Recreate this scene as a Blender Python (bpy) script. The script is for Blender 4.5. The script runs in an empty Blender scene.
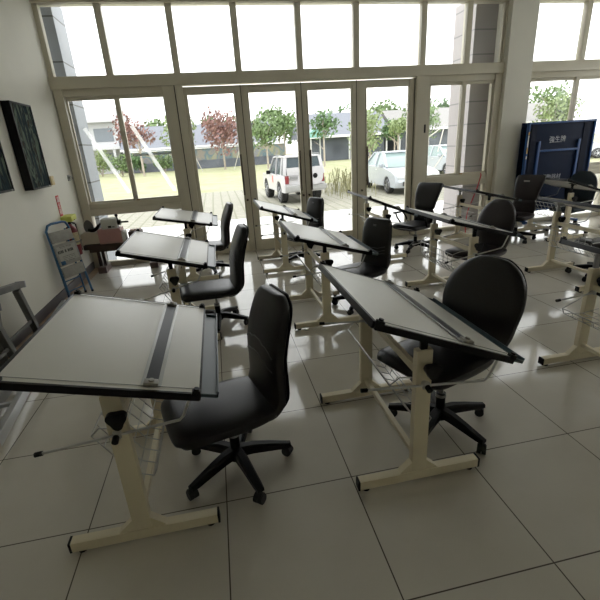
import bpy, bmesh, math, random
from mathutils import Vector, Matrix
random.seed(7)
C = bpy.context.scene.collection
PI = math.pi
sc = bpy.context.scene

# ------------------------------------------------------------------ materials
MATS = {}
def mat(name, col, rough=.5, metal=0., var=0., vscale=6., bump=0., bscale=60., spec=.5, coat=0., emit=None):
    if name in MATS: return MATS[name]
    m = bpy.data.materials.new(name); m.use_nodes = True
    nt = m.node_tree; b = nt.nodes['Principled BSDF']
    b.inputs['Base Color'].default_value = (*col, 1)
    b.inputs['Roughness'].default_value = rough
    b.inputs['Metallic'].default_value = metal
    b.inputs['Specular IOR Level'].default_value = spec
    if coat: b.inputs['Coat Weight'].default_value = coat
    if var or bump:
        tc = nt.nodes.new('ShaderNodeTexCoord')
    if var:
        n = nt.nodes.new('ShaderNodeTexNoise'); n.inputs['Scale'].default_value = vscale; n.inputs['Detail'].default_value = 5
        r = nt.nodes.new('ShaderNodeValToRGB')
        r.color_ramp.elements[0].position = .3; r.color_ramp.elements[1].position = .72
        r.color_ramp.elements[0].color = (*[c*(1-var) for c in col], 1)
        r.color_ramp.elements[1].color = (*[min(1, c*(1+var)) for c in col], 1)
        nt.links.new(tc.outputs['Object'], n.inputs['Vector']); nt.links.new(n.outputs['Fac'], r.inputs['Fac'])
        nt.links.new(r.outputs['Color'], b.inputs['Base Color'])
    if bump:
        n2 = nt.nodes.new('ShaderNodeTexNoise'); n2.inputs['Scale'].default_value = bscale; n2.inputs['Detail'].default_value = 3
        bp = nt.nodes.new('ShaderNodeBump'); bp.inputs['Strength'].default_value = bump; bp.inputs['Distance'].default_value = .01
        nt.links.new(tc.outputs['Object'], n2.inputs['Vector']); nt.links.new(n2.outputs['Fac'], bp.inputs['Height'])
        nt.links.new(bp.outputs['Normal'], b.inputs['Normal'])
    MATS[name] = m
    return m

def ramp_mat(name, cols, scale, rough=.8, stretch=(1, 1, 1), detail=6, distortion=0.):
    m = bpy.data.materials.new(name); m.use_nodes = True
    nt = m.node_tree; b = nt.nodes['Principled BSDF']; b.inputs['Roughness'].default_value = rough
    tc = nt.nodes.new('ShaderNodeTexCoord'); mp = nt.nodes.new('ShaderNodeMapping'); mp.inputs['Scale'].default_value = stretch
    n = nt.nodes.new('ShaderNodeTexNoise'); n.inputs['Scale'].default_value = scale; n.inputs['Detail'].default_value = detail
    n.inputs['Distortion'].default_value = distortion
    r = nt.nodes.new('ShaderNodeValToRGB'); el = r.color_ramp.elements
    while len(el) < len(cols): el.new(.5)
    for i, c in enumerate(cols):
        el[i].position = .3 + .42*i/(len(cols)-1); el[i].color = (*c, 1)
    nt.links.new(tc.outputs['Object'], mp.inputs['Vector']); nt.links.new(mp.outputs['Vector'], n.inputs['Vector'])
    nt.links.new(n.outputs['Fac'], r.inputs['Fac']); nt.links.new(r.outputs['Color'], b.inputs['Base Color'])
    MATS[name] = m
    return m

def tile_mat(name, w, h, ox, oy, c1, c2, grout, rough, mortar, axes='xy', bump=.15):
    m = bpy.data.materials.new(name); m.use_nodes = True
    nt = m.node_tree; b = nt.nodes['Principled BSDF']
    tc = nt.nodes.new('ShaderNodeTexCoord'); mp = nt.nodes.new('ShaderNodeMapping')
    mp.inputs['Location'].default_value = (-ox + 40*w, -oy + 40*h, 0)
    if axes == 'xz': mp.inputs['Rotation'].default_value = (-PI/2, 0, 0)
    br = nt.nodes.new('ShaderNodeTexBrick'); br.offset = 0; br.squash = 1
    br.inputs['Scale'].default_value = 1; br.inputs['Brick Width'].default_value = w; br.inputs['Row Height'].default_value = h
    br.inputs['Mortar Size'].default_value = mortar; br.inputs['Mortar Smooth'].default_value = .2; br.inputs['Bias'].default_value = 0
    br.inputs['Color1'].default_value = (*c1, 1); br.inputs['Color2'].default_value = (*c2, 1); br.inputs['Mortar'].default_value = (*grout, 1)
    n = nt.nodes.new('ShaderNodeTexNoise'); n.inputs['Scale'].default_value = 2.2; n.inputs['Detail'].default_value = 7
    mx = nt.nodes.new('ShaderNodeMix'); mx.data_type = 'RGBA'; mx.blend_type = 'MULTIPLY'; mx.inputs['Factor'].default_value = .35
    rr = nt.nodes.new('ShaderNodeValToRGB'); rr.color_ramp.elements[0].color = (.72, .7, .66, 1); rr.color_ramp.elements[0].position = .3
    rr.color_ramp.elements[1].position = .7
    nt.links.new(tc.outputs['Object'], mp.inputs['Vector']); nt.links.new(mp.outputs['Vector'], br.inputs['Vector'])
    nt.links.new(tc.outputs['Object'], n.inputs['Vector']); nt.links.new(n.outputs['Fac'], rr.inputs['Fac'])
    nt.links.new(br.outputs['Color'], mx.inputs[6]); nt.links.new(rr.outputs['Color'], mx.inputs[7])
    nt.links.new(mx.outputs[2], b.inputs['Base Color'])
    mr = nt.nodes.new('ShaderNodeMapRange'); mr.inputs['To Min'].default_value = rough*.8; mr.inputs['To Max'].default_value = rough*1.3
    nt.links.new(n.outputs['Fac'], mr.inputs['Value']); nt.links.new(mr.outputs['Result'], b.inputs['Roughness'])
    MATS[name] = m
    return m

def glass_mat(name, tint=(.97, .985, .98), refl=.06):
    m = bpy.data.materials.new(name); m.use_nodes = True
    nt = m.node_tree; nt.nodes.clear()
    o = nt.nodes.new('ShaderNodeOutputMaterial'); t = nt.nodes.new('ShaderNodeBsdfTransparent'); g = nt.nodes.new('ShaderNodeBsdfGlossy')
    t.inputs['Color'].default_value = (*tint, 1); g.inputs['Roughness'].default_value = .01
    f = nt.nodes.new('ShaderNodeFresnel'); f.inputs['IOR'].default_value = 1.25
    mx = nt.nodes.new('ShaderNodeMixShader')
    nt.links.new(f.outputs['Fac'], mx.inputs['Fac']); nt.links.new(t.outputs['BSDF'], mx.inputs[1]); nt.links.new(g.outputs['BSDF'], mx.inputs[2])
    nt.links.new(mx.outputs['Shader'], o.inputs['Surface'])
    MATS[name] = m
    return m

cream = mat('cream_paint', (.70, .63, .46), .42, var=.04, vscale=3)
laminate = mat('white_laminate', (.72, .71, .66), .38, var=.02, vscale=4)
blackp = mat('black_plastic', (.0045, .0045, .005), .45, spec=.2)
rubber = mat('black_rubber', (.012, .012, .012), .7)
leather = mat('black_leather', (.0085, .008, .0095), .34, bump=.10, bscale=140, spec=.36)
leather2 = mat('plum_black_leather', (.013, .0085, .0105), .34, bump=.10, bscale=140, spec=.42)
teal_fab = mat('dark_teal_fabric', (.012, .022, .032), .6, bump=.2, bscale=200)
stitch = mat('stitching_grey', (.10, .10, .11), .5)
steel = mat('brushed_steel', (.55, .55, .54), .3, metal=1)
darksteel = mat('dull_steel', (.33, .33, .32), .38, metal=1)
alu = mat('aluminium', (.62, .63, .65), .35, metal=1)
carr = mat('carriage_grey', (.30, .29, .25), .45)
wirem = mat('wire_grey', (.42, .42, .41), .35, metal=.7)
chrome = mat('chrome', (.75, .75, .76), .12, metal=1)
rulemid = mat('rule_smoke_plastic', (.012, .014, .020), .42, spec=.3)
ruleclear = mat('rule_clear_edge', (.58, .60, .60), .25)
trough_m = mat('trough_teal_plastic', (.045, .075, .085), .35)
edgeal = mat('edge_dark_grey', (.014, .014, .018), .4, spec=.3)
wallp = mat('greige_wall_paint', (.70, .68, .60), .75, var=.03, vscale=1.5)
framep = mat('beige_frame_paint', (.58, .54, .43), .42, var=.02)
gasket = mat('dark_gasket', (.02, .02, .02), .6)
ceilp = mat('ceiling_white', (.8, .8, .78), .85)
basep = mat('baseboard_slate', (.10, .09, .10), .45)
brownp = mat('brown_border', (.26, .17, .09), .45, var=.25, vscale=8)
floor_m = tile_mat('polished_floor_tile', .709, .709, .548, 1.787, (.60, .57, .50), (.58, .55, .485), (.10, .085, .07), .085, .0035)
glass = glass_mat('window_glass')
clearblue = mat('plate_blue_white', (.7, .72, .75), .4)

# ------------------------------------------------------------------ mesh builder
class MB:
    def __init__(s): s.v = []; s.f = []
    def add(s, vs, fs):
        o = len(s.v); s.v += [tuple(v) for v in vs]; s.f += [tuple(i+o for i in f) for f in fs]
    def box(s, c, d, rot=None, bev=0.):
        hx, hy, hz = d[0]/2, d[1]/2, d[2]/2
        if bev > 0:
            b = min(bev, hx*.9, hy*.9, hz*.9)
            bm = bmesh.new(); bmesh.ops.create_cube(bm, size=1)
            for v in bm.verts: v.co = Vector((v.co.x*2*hx, v.co.y*2*hy, v.co.z*2*hz))
            bmesh.ops.bevel(bm, geom=bm.edges[:], offset=b, segments=2, affect='EDGES', profile=.7)
            bm.verts.index_update()
            vs = [v.co.copy() for v in bm.verts]; fs = [[v.index for v in f.verts] for f in bm.faces]; bm.free()
        else:
            vs = [Vector((x, y, z)) for x in (-hx, hx) for y in (-hy, hy) for z in (-hz, hz)]
            fs = [(0, 1, 3, 2), (4, 6, 7, 5), (0, 4, 5, 1), (2, 3, 7, 6), (0, 2, 6, 4), (1, 5, 7, 3)]
        if rot is not None: vs = [rot @ v for v in vs]
        s.add([v + Vector(c) for v in vs], fs); return s
    def bar(s, a, b, w, h, up=(0, 0, 1), bev=0.):
        a, b = Vector(a), Vector(b); d = b-a; L = d.length; d.normalize(); u = Vector(up)
        if abs(d.dot(u)) > .98: u = Vector((1, 0, 0))
        y = u.cross(d).normalized(); z = d.cross(y)
        R = Matrix((d, y, z)).transposed()
        return s.box((a+b)/2, (L, w, h), R, bev)
    def tube(s, pts, r, n=8, cap=True):
        pts = [Vector(p) for p in pts]; rs = r if isinstance(r, (list, tuple)) else [r]*len(pts)
        rings = []; prev = None
        for i, p in enumerate(pts):
            d = (pts[min(i+1, len(pts)-1)] - pts[max(i-1, 0)])
            d = d.normalized() if d.length > 1e-9 else Vector((0, 0, 1))
            if prev is None:
                a = Vector((0, 0, 1)) if abs(d.z) < .9 else Vector((1, 0, 0)); x = d.cross(a).normalized()
            else:
                x = (prev - d*prev.dot(d)); x = x.normalized() if x.length > 1e-6 else d.orthogonal().normalized()
            prev = x; y = d.cross(x)
            rings.append([p + (x*math.cos(2*PI*k/n) + y*math.sin(2*PI*k/n))*rs[i] for k in range(n)])
        vs = [v for R in rings for v in R]; fs = []
        for i in range(len(pts)-1):
            for k in range(n):
                fs.append((i*n+k, i*n+(k+1) % n, (i+1)*n+(k+1) % n, (i+1)*n+k))
        if cap: fs.append(tuple(range(n-1, -1, -1))); fs.append(tuple((len(pts)-1)*n+k for k in range(n)))
        s.add(vs, fs); return s
    def cyl(s, a, b, r, n=16, r2=None): return s.tube([a, b], [r, r if r2 is None else r2], n)
    def rings(s, rs, cap=True):
        n = len(rs[0]); vs = [v for R in rs for v in R]; fs = []
        for i in range(len(rs)-1):
            for k in range(n): fs.append((i*n+k, i*n+(k+1) % n, (i+1)*n+(k+1) % n, (i+1)*n+k))
        if cap: fs.append(tuple(range(n-1, -1, -1))); fs.append(tuple((len(rs)-1)*n+k for k in range(n)))
        s.add(vs, fs); return s
    def prism(s, poly, axis, a, b, scale_b=None):
        # polygon in the two other axes, extruded along axis from a to b
        def P(p, t):
            return {'x': (t, p[0], p[1]), 'y': (p[0], t, p[1]), 'z': (p[0], p[1], t)}[axis]
        n = len(poly); q = poly if scale_b is None else scale_b
        vs = [P(p, a) for p in poly] + [P(p, b) for p in q]
        fs = [tuple(range(n-1, -1, -1)), tuple(range(n, 2*n))] + [(k, (k+1) % n, n+(k+1) % n, n+k) for k in range(n)]
        s.add(vs, fs); return s
    def sphere(s, c, r, sx=1, sy=1, sz=1, n=10):
        rs = []
        for i in range(1, n):
            t = PI*i/n
            rs.append([Vector((c[0]+r*sx*math.sin(t)*math.cos(2*PI*k/(2*n)), c[1]+r*sy*math.sin(t)*math.sin(2*PI*k/(2*n)), c[2]-r*sz*math.cos(t))) for k in range(2*n)])
        return s.rings(rs)
    def build(s, name, m, parent=None, smooth=True, loc=None):
        me = bpy.data.meshes.new(name); me.from_pydata(s.v, [], s.f)
        bm = bmesh.new(); bm.from_mesh(me); bmesh.ops.recalc_face_normals(bm, faces=bm.faces); bm.to_mesh(me); bm.free()
        if smooth:
            for p in me.polygons: p.use_smooth = True
            me.set_sharp_from_angle(angle=math.radians(38))
        me.materials.append(m)
        o = bpy.data.objects.new(name, me); C.objects.link(o)
        if parent is not None: o.parent = parent
        if loc is not None: o.location = loc
        return o

def tag(o, label, cat, group=None, kind=None):
    o['label'] = label; o['category'] = cat
    if group: o['group'] = group
    if kind: o['kind'] = kind
    return o
def thing(name, label, cat, loc=(0, 0, 0), rz=0., group=None):
    o = bpy.data.objects.new(name, None); C.objects.link(o); o.empty_display_size = .1
    o.location = loc; o.rotation_euler = (0, 0, rz)
    return tag(o, label, cat, group)
def struct(o, label=None):
    o['kind'] = 'structure'
    if label: o['label'] = label
    return o

# ------------------------------------------------------------------ room shell
WY = 7.58; XL = -2.265; XR = 10.6; YB = -2.6; HC = 4.0
struct(MB().box(((XL+XR)/2, (YB+WY+.2)/2, -.06), (XR-XL+.4, WY+.2-YB, .12)).build('floor', floor_m, smooth=False), 'polished beige tile floor')
struct(MB().box(((XL+XR)/2, (YB+WY)/2, HC+.06), (XR-XL+.4, WY-YB+.4, .12)).build('ceiling', ceilp, smooth=False), 'white ceiling')
struct(MB().box((XL-.1, (YB+WY)/2, HC/2), (.2, WY-YB+.2, HC)).build('wall_left', wallp, smooth=False), 'greige painted wall with pictures')
SILL, LINT = .95, 3.3
mb = MB(); Lr = WY-YB+.2; yc = (YB+WY)/2
mb.box((XR+.1, yc, SILL/2), (.2, Lr, SILL)); mb.box((XR+.1, yc, (LINT+HC)/2), (.2, Lr, HC-LINT))
for y0_, y1_ in ((YB-.1, 2.6), (WY-.42, WY+.1)): mb.box((XR+.1, (y0_+y1_)/2, (SILL+LINT)/2), (.2, y1_-y0_, LINT-SILL))
struct(mb.build('wall_right', wallp, smooth=False), 'greige painted side wall with an opening added for fill light')  # window gap is an addition, lets extra light in from the side
mb = MB(); Lb = XR-XL+.4; xc = (XL+XR)/2
mb.box((xc, YB-.1, SILL/2), (Lb, .2, SILL)); mb.box((xc, YB-.1, (LINT+HC)/2), (Lb, .2, HC-LINT))
for xx, ww in ((2.75, 10.7), (XR, .7)): mb.box((xx, YB-.1, (SILL+LINT)/2), (ww, .2, LINT-SILL))
struct(mb.build('wall_back', wallp, smooth=False), 'greige painted wall behind with an opening added for fill light')  # gap in this wall added so daylight fills from behind the camera
b = MB(); b.box((XL+.008, (YB+7.48)/2, .06), (.016, 7.48-YB, .12)); struct(b.build('baseboard_left', basep, smooth=False), 'dark slate baseboard')
b = MB(); b.box((XL+.075, (YB+7.48)/2, .0015), (.12, 7.48-YB, .003)); struct(b.build('trim_1', brownp, smooth=False), 'brown border strip along the wall')

# --- glazed wall : columns of frame, each opening its own window or door
FD = .12                                   # frame depth
def frame_rect(mb, x0, x1, z0, z1, w, y=WY, d=FD, wl=None, wr=None, wb=None, wt=None):
    wl = w if wl is None else wl; wr = w if wr is None else wr; wb = w if wb is None else wb; wt = w if wt is None else wt
    mb.box((x0+wl/2, y, (z0+z1)/2), (wl, d, z1-z0), bev=.006); mb.box((x1-wr/2, y, (z0+z1)/2), (wr, d, z1-z0), bev=.006)
    mb.box(((x0+wl+x1-wr)/2, y, z0+wb/2), (x1-x0-wl-wr, d*.96, wb), bev=.006); mb.box(((x0+wl+x1-wr)/2, y, z1-wt/2), (x1-x0-wl-wr, d*.96, wt), bev=.006)
def pane(x0, x1, z0, z1, parent, y=WY):
    MB().box(((x0+x1)/2, y, (z0+z1)/2), (x1-x0, .006, z1-z0)).build('glass_pane', glass, parent, smooth=False)
DH = 2.78; TH = 2.95
win_n = [0]; door_n = [0]
def root_struct(name, label):
    o = bpy.data.objects.new(name, None); C.objects.link(o); o.empty_display_size = .1
    return struct(o, label)

def window(x0, x1, seams, label, fl=.10, fr=.10, sashw=.075, lower=True, bar=None):
    """full height window: low light, sill beam, two sashes"""
    win_n[0] += 1
    r = root_struct('window_%d' % win_n[0], label)
    mb = MB()
    mb.box((x0+fl/2, WY, DH/2), (fl, FD+.06, DH), bev=.008); mb.box((x1-fr/2, WY, DH/2), (fr, FD+.06, DH), bev=.008)
    xi0, xi1 = x0+fl, x1-fr
    mb.box(((xi0+xi1)/2, WY, .04), (xi1-xi0, FD, .08), bev=.006)
    mb.box(((xi0+xi1)/2, WY, .935), (xi1-xi0, FD+.07, .11), bev=.008)      # sill beam
    mb.box(((xi0+xi1)/2, WY-.005, 1.03), (xi1-xi0, FD+.01, .085), bev=.006)
    mb.box(((xi0+xi1)/2, WY, DH-.05), (xi1-xi0, FD, .10), bev=.006)
    mb.build('window_frame', framep, r)
    pane(xi0, xi1, .08, .88, r)
    edges = [xi0] + seams + [xi1]
    for i in range(len(edges)-1):
        a, c = edges[i], edges[i+1]
        yy = WY-.02 if i % 2 else WY+.02
        s = MB(); sl = sashw if i else .02; sr = sashw if i < len(edges)-2 else .02
        frame_rect(s, a-(sl/2 if i else 0), c+(sr/2 if i < len(edges)-2 else 0), 1.073, DH-.10, sashw, y=yy, d=.04, wl=sl, wr=sr, wb=.03, wt=.05)
        sh = s.build('sash', framep, r)
        pane(a+sl/2, c-sr/2, 1.10, DH-.14, r, y=yy)
        if i:
            MB().box((a+.045, yy-.035, 1.09), (.05, .02, .02), bev=.004).build('latch', mat('brass_latch', (.35, .22, .06), .35, metal=1), r)
    return r

def door(x0, x1, sl, sr, pull, label, hw=1.0):
    door_n[0] += 1
    r = root_struct('door_%d' % door_n[0], label)
    mb = MB(); g = .0005
    frame_rect(mb, x0+g, x1-g, .002, DH-.02, .1, d=.055, wl=sl, wr=sr, wb=.20, wt=.12)
    # glazing beads
    mb.build('door_frame', framep, r)
    pane(x0+sl, x1-sr, .21, DH-.14, r)
    MB().box((x1-.004, WY-.030, DH/2), (.009, .008, DH-.03)).build('weather_strip', gasket, r, smooth=False)
    MB().box((x1-sr+.022 if pull == 'r' else x0+sl-.022, WY-.0295, 1.4), (.006, .006, 2.3)).build('glazing_bead', mat('bead_brown', (.22, .19, .13), .5), r, smooth=False)
    px = x1-sr+.012 if pull == 'r' else x0+sl-.012
    h = MB(); h.tube([(px, WY-.085, 1.02), (px, WY-.085, 1.70)], .016, 10)
    h.cyl((px, WY-.085, 1.10), (px, WY-.02, 1.10), .009, 8); h.cyl((px, WY-.085, 1.62), (px, WY-.02, 1.62), .009, 8)
    h.build('door_handle', mat('bronze_handle', (.10, .08, .06), .35, metal=1), r)
    lx = x1-sr*.55 if pull == 'r' else x0+sl*.45
    k = MB(); k.cyl((lx, WY-.05, .93), (lx, WY-.02, .93), .02, 14); k.build('lock', mat('bronze_handle', (.1, .08, .06), .35), r)
    return r

w1 = window(-2.25, -.355, [-1.375], 'left window of two sashes above a low glazed panel', fl=.13, fr=.30)
MB().box((-.475, WY-.093, DH/2), (.012, .006, DH)).build('gasket', gasket, w1, smooth=False)
MB().box((-.985, WY+.05, 1.79), (.62, .02, .03)).build('sash_bar', mat('grey_metal', (.32, .33, .32), .4), w1, smooth=False)
# white tape strips across the two sashes
tapem = bpy.data.materials.new('white_tape'); tapem.use_nodes = True
_n = tapem.node_tree; _n.nodes.clear(); _o = _n.nodes.new('ShaderNodeOutputMaterial'); _t = _n.nodes.new('ShaderNodeBsdfTranslucent'); _t.inputs['Color'].default_value = (.9, .9, .88, 1)
_p = _n.nodes.new('ShaderNodeBsdfTransparent'); _m = _n.nodes.new('ShaderNodeMixShader'); _m.inputs['Fac'].default_value = .72
_n.links.new(_t.outputs['BSDF'], _m.inputs[1]); _n.links.new(_p.outputs['BSDF'], _m.inputs[2]); _n.links.new(_m.outputs['Shader'], _o.inputs['Surface'])
def tape(xa, za, xb, zb, w, y):
    d = Vector((xb-xa, 0, zb-za)).normalized(); n = Vector((d.z, 0, -d.x))*w/2
    A = Vector((xa, y, za)); B = Vector((xb, y, zb))
    vs = [A+n, A-n, B-n, B+n]; vs = vs + [v+Vector((0, .002, 0)) for v in vs]
    mb = MB(); mb.add(vs, [(0, 1, 2, 3), (7, 6, 5, 4), (0, 4, 5, 1), (1, 5, 6, 2), (2, 6, 7, 3), (3, 7, 4, 0)])
    mb.build('tape_strip', tapem, w1, smooth=False)
def fill_window(n, a, b_, axis):  # invented out-of-view window that brightens the interior
    r = root_struct('window_%d' % n, 'unseen window added to let in fill light')
    def P(u, z, du, dz, d): return ((u, YB-.1, z), (du, d, dz)) if axis == 'x' else ((XR+.1, u, z), (d, du, dz))
    m = MB()
    for u in (a+.03, (a+b_)/2, b_-.03): m.box(*P(u, (SILL+LINT)/2, .06, LINT-SILL, .08))
    for z in (SILL+.03, LINT-.03): m.box(*P((a+b_)/2, z, b_-a-.02, .06, .076))
    m.build('window_frame', framep, r)
    MB().box(*P((a+b_)/2, (SILL+LINT)/2, b_-a-.1, LINT-SILL-.1, .006)).build('glass_pane', glass, r, smooth=False)
tape(-1.95, 2.24, -1.47, 1.20, .06, WY+.028)
tape(-1.23, 2.24, -.72, 1.18, .06, WY-.012)

door(-.355, .565, .06, .125, 'r', 'glass door beside the left window')
door(.565, 1.572, .12, .105, 'r', 'glass door whose pull meets the centre seam from the left')
door(1.572, 2.54, .11, .10, 'l', 'glass door whose pull meets the centre seam from the right')
door(2.54, 3.612, .185, .115, 'l', 'rightmost glass door, the white car behind it')
# jamb between last door and right window
struct(MB().box((3.737, WY, DH/2), (.245, FD+.06, DH), bev=.008).build('trim_2', framep), 'beige door jamb')
MB().box((3.80, WY-.093, 1.93), (.03, .012, .14), bev=.004).build('jamb_plate', gasket, bpy.data.objects['trim_2'])
w2 = window(3.86, 5.27, [4.56], 'right window of two sashes with a tiled pillar outside', fl=.03, fr=.13, sashw=.08)
struct(MB().box((5.525, WY+.02, HC/2), (.51, .40, HC), bev=.006).build('wall_pier', wallp, smooth=False), 'greige pier between the right windows')
w3 = window(5.78, 8.0, [6.9], 'window behind the folded table tennis table', fl=.08, fr=.1)
struct(MB().box((8.2, WY+.02, HC/2), (.4, .40, HC), bev=.006).build('wall_pier', wallp, smooth=False), 'greige pier at the far right')
w4 = window(8.4, 10.6, [9.5], 'far right window', fl=.1, fr=.1)
# header beam and clerestory over the whole glazed wall
struct(MB().box(((XL+XR)/2, WY, (DH+TH)/2), (XR-XL, FD+.1, TH-DH), bev=.01).build('trim_3', framep), 'beige header beam over the glazing')
struct(MB().box(((XL+XR)/2, WY, HC-.06), (XR-XL, FD+.1, .12), bev=.01).build('trim_4', framep), 'beige head of the clerestory')
cl = root_struct('window_5', 'clerestory glazing above the doors')
xs = [XL+.02, -1.40, -.40, .565, 1.572, 2.54, 3.73, 4.56, 5.29]
mb = MB()
for x in xs: mb.box((x, WY, (TH+HC-.12)/2), (.1, FD, HC-.12-TH), bev=.006)
for x in (5.8, 6.9, 7.98, 8.42, 9.5, 10.55): mb.box((x, WY, (TH+HC-.12)/2), (.1, FD, HC-.12-TH), bev=.006)
mb.build('mullion', framep, cl)
for a, c in list(zip(xs[:-1], xs[1:])) + [(5.8, 6.9), (6.9, 7.98), (8.42, 9.5), (9.5, 10.55)]:
    pane(a+.05, c-.05, TH, HC-.12, cl)

fill_window(6, 8.1, 10.25, 'x'); fill_window(7, 2.6, 7.16, 'y')  # back and right wall windows, both added out of view as fill
# ------------------------------------------------------------------ drafting tables
def desk(px, y, bx, bz, tilt, label, by=None, rule=.17, post=.80, tray=False, deep=False):
    """post centre x, leg centre y; board centre (bx, bz) and tilt; low edge on +x"""
    L, W = 1.05, .77
    by = y if by is None else by
    r = thing('drafting_table', label, 'drafting table', (px, y, 0), 0, 'drafting tables in rows on the tile floor')
    LY = .42
    for sgn in (-1, 1):
        yy = sgn*LY
        m = MB(); m.box((0, yy, (.075+post)/2), (.085, .045, post-.075), bev=.006)
        m.prism([(-.12, .066), (.12, .066), (.044, .135), (-.044, .135)], 'y', yy-.02, yy+.02)
        leg = m.build('leg', cream, r)
        m = MB(); m.box((.01, yy, .045), (.70, .05, .055), bev=.006); ft = m.build('foot', cream, leg)
        for xx in (-.345, .365):
            MB().box((xx, yy, .045), (.012, .052, .058), bev=.004).build('foot_cap', blackp, leg)
        for xx in (-.30, .32):
            MB().cyl((xx, yy, 0), (xx, yy, .02), .02, 12).build('glider', rubber, leg)
        # telescopic inner post up to the board bracket
        MB().box((0, yy, post+.02), (.036, .024, .10), bev=.004).build('inner_post', blackp if sgn < 0 else darksteel, leg)
        # triangular height knob on the outside face of the near post, inside face of the far one
        k = MB(); kz = post-.095; ky = yy - .024
        tri = []
        for i in range(24):
            a = 2*PI*i/24 + PI/2; rr = .040*(1+.18*math.cos(3*(a+PI/2))); tri.append((.022+rr*math.cos(a), kz+rr*math.sin(a)))
        k.prism(tri, 'y', ky-.055, ky-.025); k.cyl((.022, ky, kz), (.022, ky-.03, kz), .014, 10)
        k.build('height_knob', blackp, r)
    MB().bar((0, -LY+.02, .145), (0, LY-.02, .145), .03, .03, bev=.004).build('lower_crossbar', cream, r)
    MB().bar((0, -LY+.02, post-.15), (0, LY-.02, post-.15), .03, .045, bev=.004).build('upper_crossbar', cream, r)
    # wire basket slung on the high side of the crossbars
    wb = MB(); e = .36
    prof = [(-.145, .60), (-.065, .46), (.015, .345), (.085, .315), (.10, .345)]
    ups = [(-.105, .53), (-.025, .4025)]; arm_ = [(-.145, .60), (-.10, .645), (-.02, .64)]
    if deep: prof = [(-.20, .60), (-.20, .47), (-.12, .37), (.05, .325), (.07, .35)]; ups = [(-.20, .535), (-.035, .3475)]; arm_ = [(-.20, .60), (-.12, .63), (-.02, .64)]
    if tray: prof = [(-.29, .52), (-.27, .475), (-.10, .455), (.05, .475), (.10, .53)]; ups = [(-.19, .465), (-.03, .463)]; arm_ = [(-.29, .52), (-.16, .56), (-.02, .62)]
    n = 9
    for i in range(n):
        yy = -e + 2*e*i/(n-1)
        wb.tube([(p[0], yy, p[1]) for p in prof], .0032, 5)
    for p in prof + ups: wb.tube([(p[0], -e, p[1]), (p[0], e, p[1])], .004 if p in (prof[0], prof[-1]) else .0032, 5)
    for sgn in (-1, 1):
        wb.tube([(arm_[0][0], sgn*e, arm_[0][1]), (arm_[1][0], sgn*(e+.015), arm_[1][1]), (arm_[2][0], sgn*(e+.03), arm_[2][1])], .004, 5)
    wb.build('wire_basket', wirem, r)
    # board assembly in the tilted frame
    R = Matrix.Rotation(tilt, 3, 'Y')          # +x goes down
    O = Vector((bx-px, by-y, bz))
    def T(mb):
        mb.v = [tuple(R @ Vector(v) + O) for v in mb.v]; return mb
    board = T(MB().box((0, 0, .002), (W, L-.02, .018), bev=.002)).build('drawing_board', laminate, r)
    ef = MB()
    for sgn in (-1, 1): ef.box((0, sgn*(L/2-.003), -.006), (W+.012, .016, .034), bev=.003)
    ef.box((W/2+.003, 0, -.006), (.014, L, .032), bev=.003)
    T(ef).build('edge_band', blackp, r)
    T(MB().box((-W/2-.006, 0, -.006), (.016, L-.04, .036), bev=.003)).build('high_edge_rail', edgeal, r)
    T(MB().box((0, 0, -.013), (W-.04, L-.05, .008))).build('backing', mat('pale_backing', (.68, .67, .65), .6), r)
    for sx in (-1, 1):
        for sy in (-1, 1):
            c = MB(); c.box((sx*(W/2-.012), sy*(L/2-.006), .014), (.036, .03, .022), bev=.005); c.cyl((sx*(W/2-.012), sy*(L/2-.006), .02), (sx*(W/2-.012), sy*(L/2-.006), .034), .012, 10)
            T(c).build('corner_clip', blackp, r)
    # guide wires along near and far edges
    for sy in (-1, 1):
        g = MB(); g.tube([(-W/2+.02, sy*(L/2-.035), .0135), (W/2-.02, sy*(L/2-.035), .0135)], .0016, 5); T(g).build('guide_wire', darksteel, r)
    # parallel rule spanning the board
    T(MB().box((rule, 0, .018), (.052, L-.06, .006), bev=.002)).build('parallel_rule', rulemid, r)
    for s_ in (-1, 1):
        q = MB(); q.box((rule+s_*.034, 0, .017), (.016, L-.06, .004), bev=.001); T(q).build('rule_edge', ruleclear, r)
    for sy in (-1, 1):
        q = MB(); q.box((rule, sy*(L/2-.045), .024), (.06, .04, .016), bev=.004); q.cyl((rule, sy*(L/2-.045), .03), (rule, sy*(L/2-.045), .04), .012, 10)
        T(q).build('rule_carriage', carr, r)
    # pencil trough along the low edge
    q = MB(); z0 = -.012
    y0, y1 = -L/2+.02, L/2-.10
    q.box((W/2+.045, (y0+y1)/2, z0), (.07, y1-y0, .006)); q.box((W/2+.081, (y0+y1)/2, z0+.012), (.006, y1-y0, .028)); q.box((W/2+.013, (y0+y1)/2, z0+.006), (.006, y1-y0, .018))
    for yy in (y0, y1): q.box((W/2+.045, yy, z0+.006), (.07, .006, .018))
    T(q).build('pencil_trough', trough_m, r)
    # pivot brackets under the board and sliding tilt stays
    ct, st = math.cos(tilt), math.sin(tilt)
    for sgn in (-1, 1):
        yy = sgn*LY
        lx = (0-O.x)/ct
        zb = O.z - lx*st - .02
        q = MB(); q.box((0, yy, (post+.05+zb)/2), (.032, .02, max(.03, zb-post-.05+.03)), bev=.004); q.box((0, yy, zb-.004), (.12, .05, .012), rot=R)
        q.cyl((0, yy-.025, zb-.022), (0, yy+.025, zb-.022), .012, 10)
        q.build('pivot_bracket', darksteel if sgn > 0 else blackp, r)
        ys = yy-.045
        low = R @ Vector((W/2-.03, 0, -.02)) + O
        pz = post-.185
        pA = Vector((low.x, ys, low.z)); pB = Vector((low.x-.06, ys, low.z-.13)); pC = Vector((0, ys, pz))
        d = (pC-pB).normalized(); tip = pC + d*.33
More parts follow.
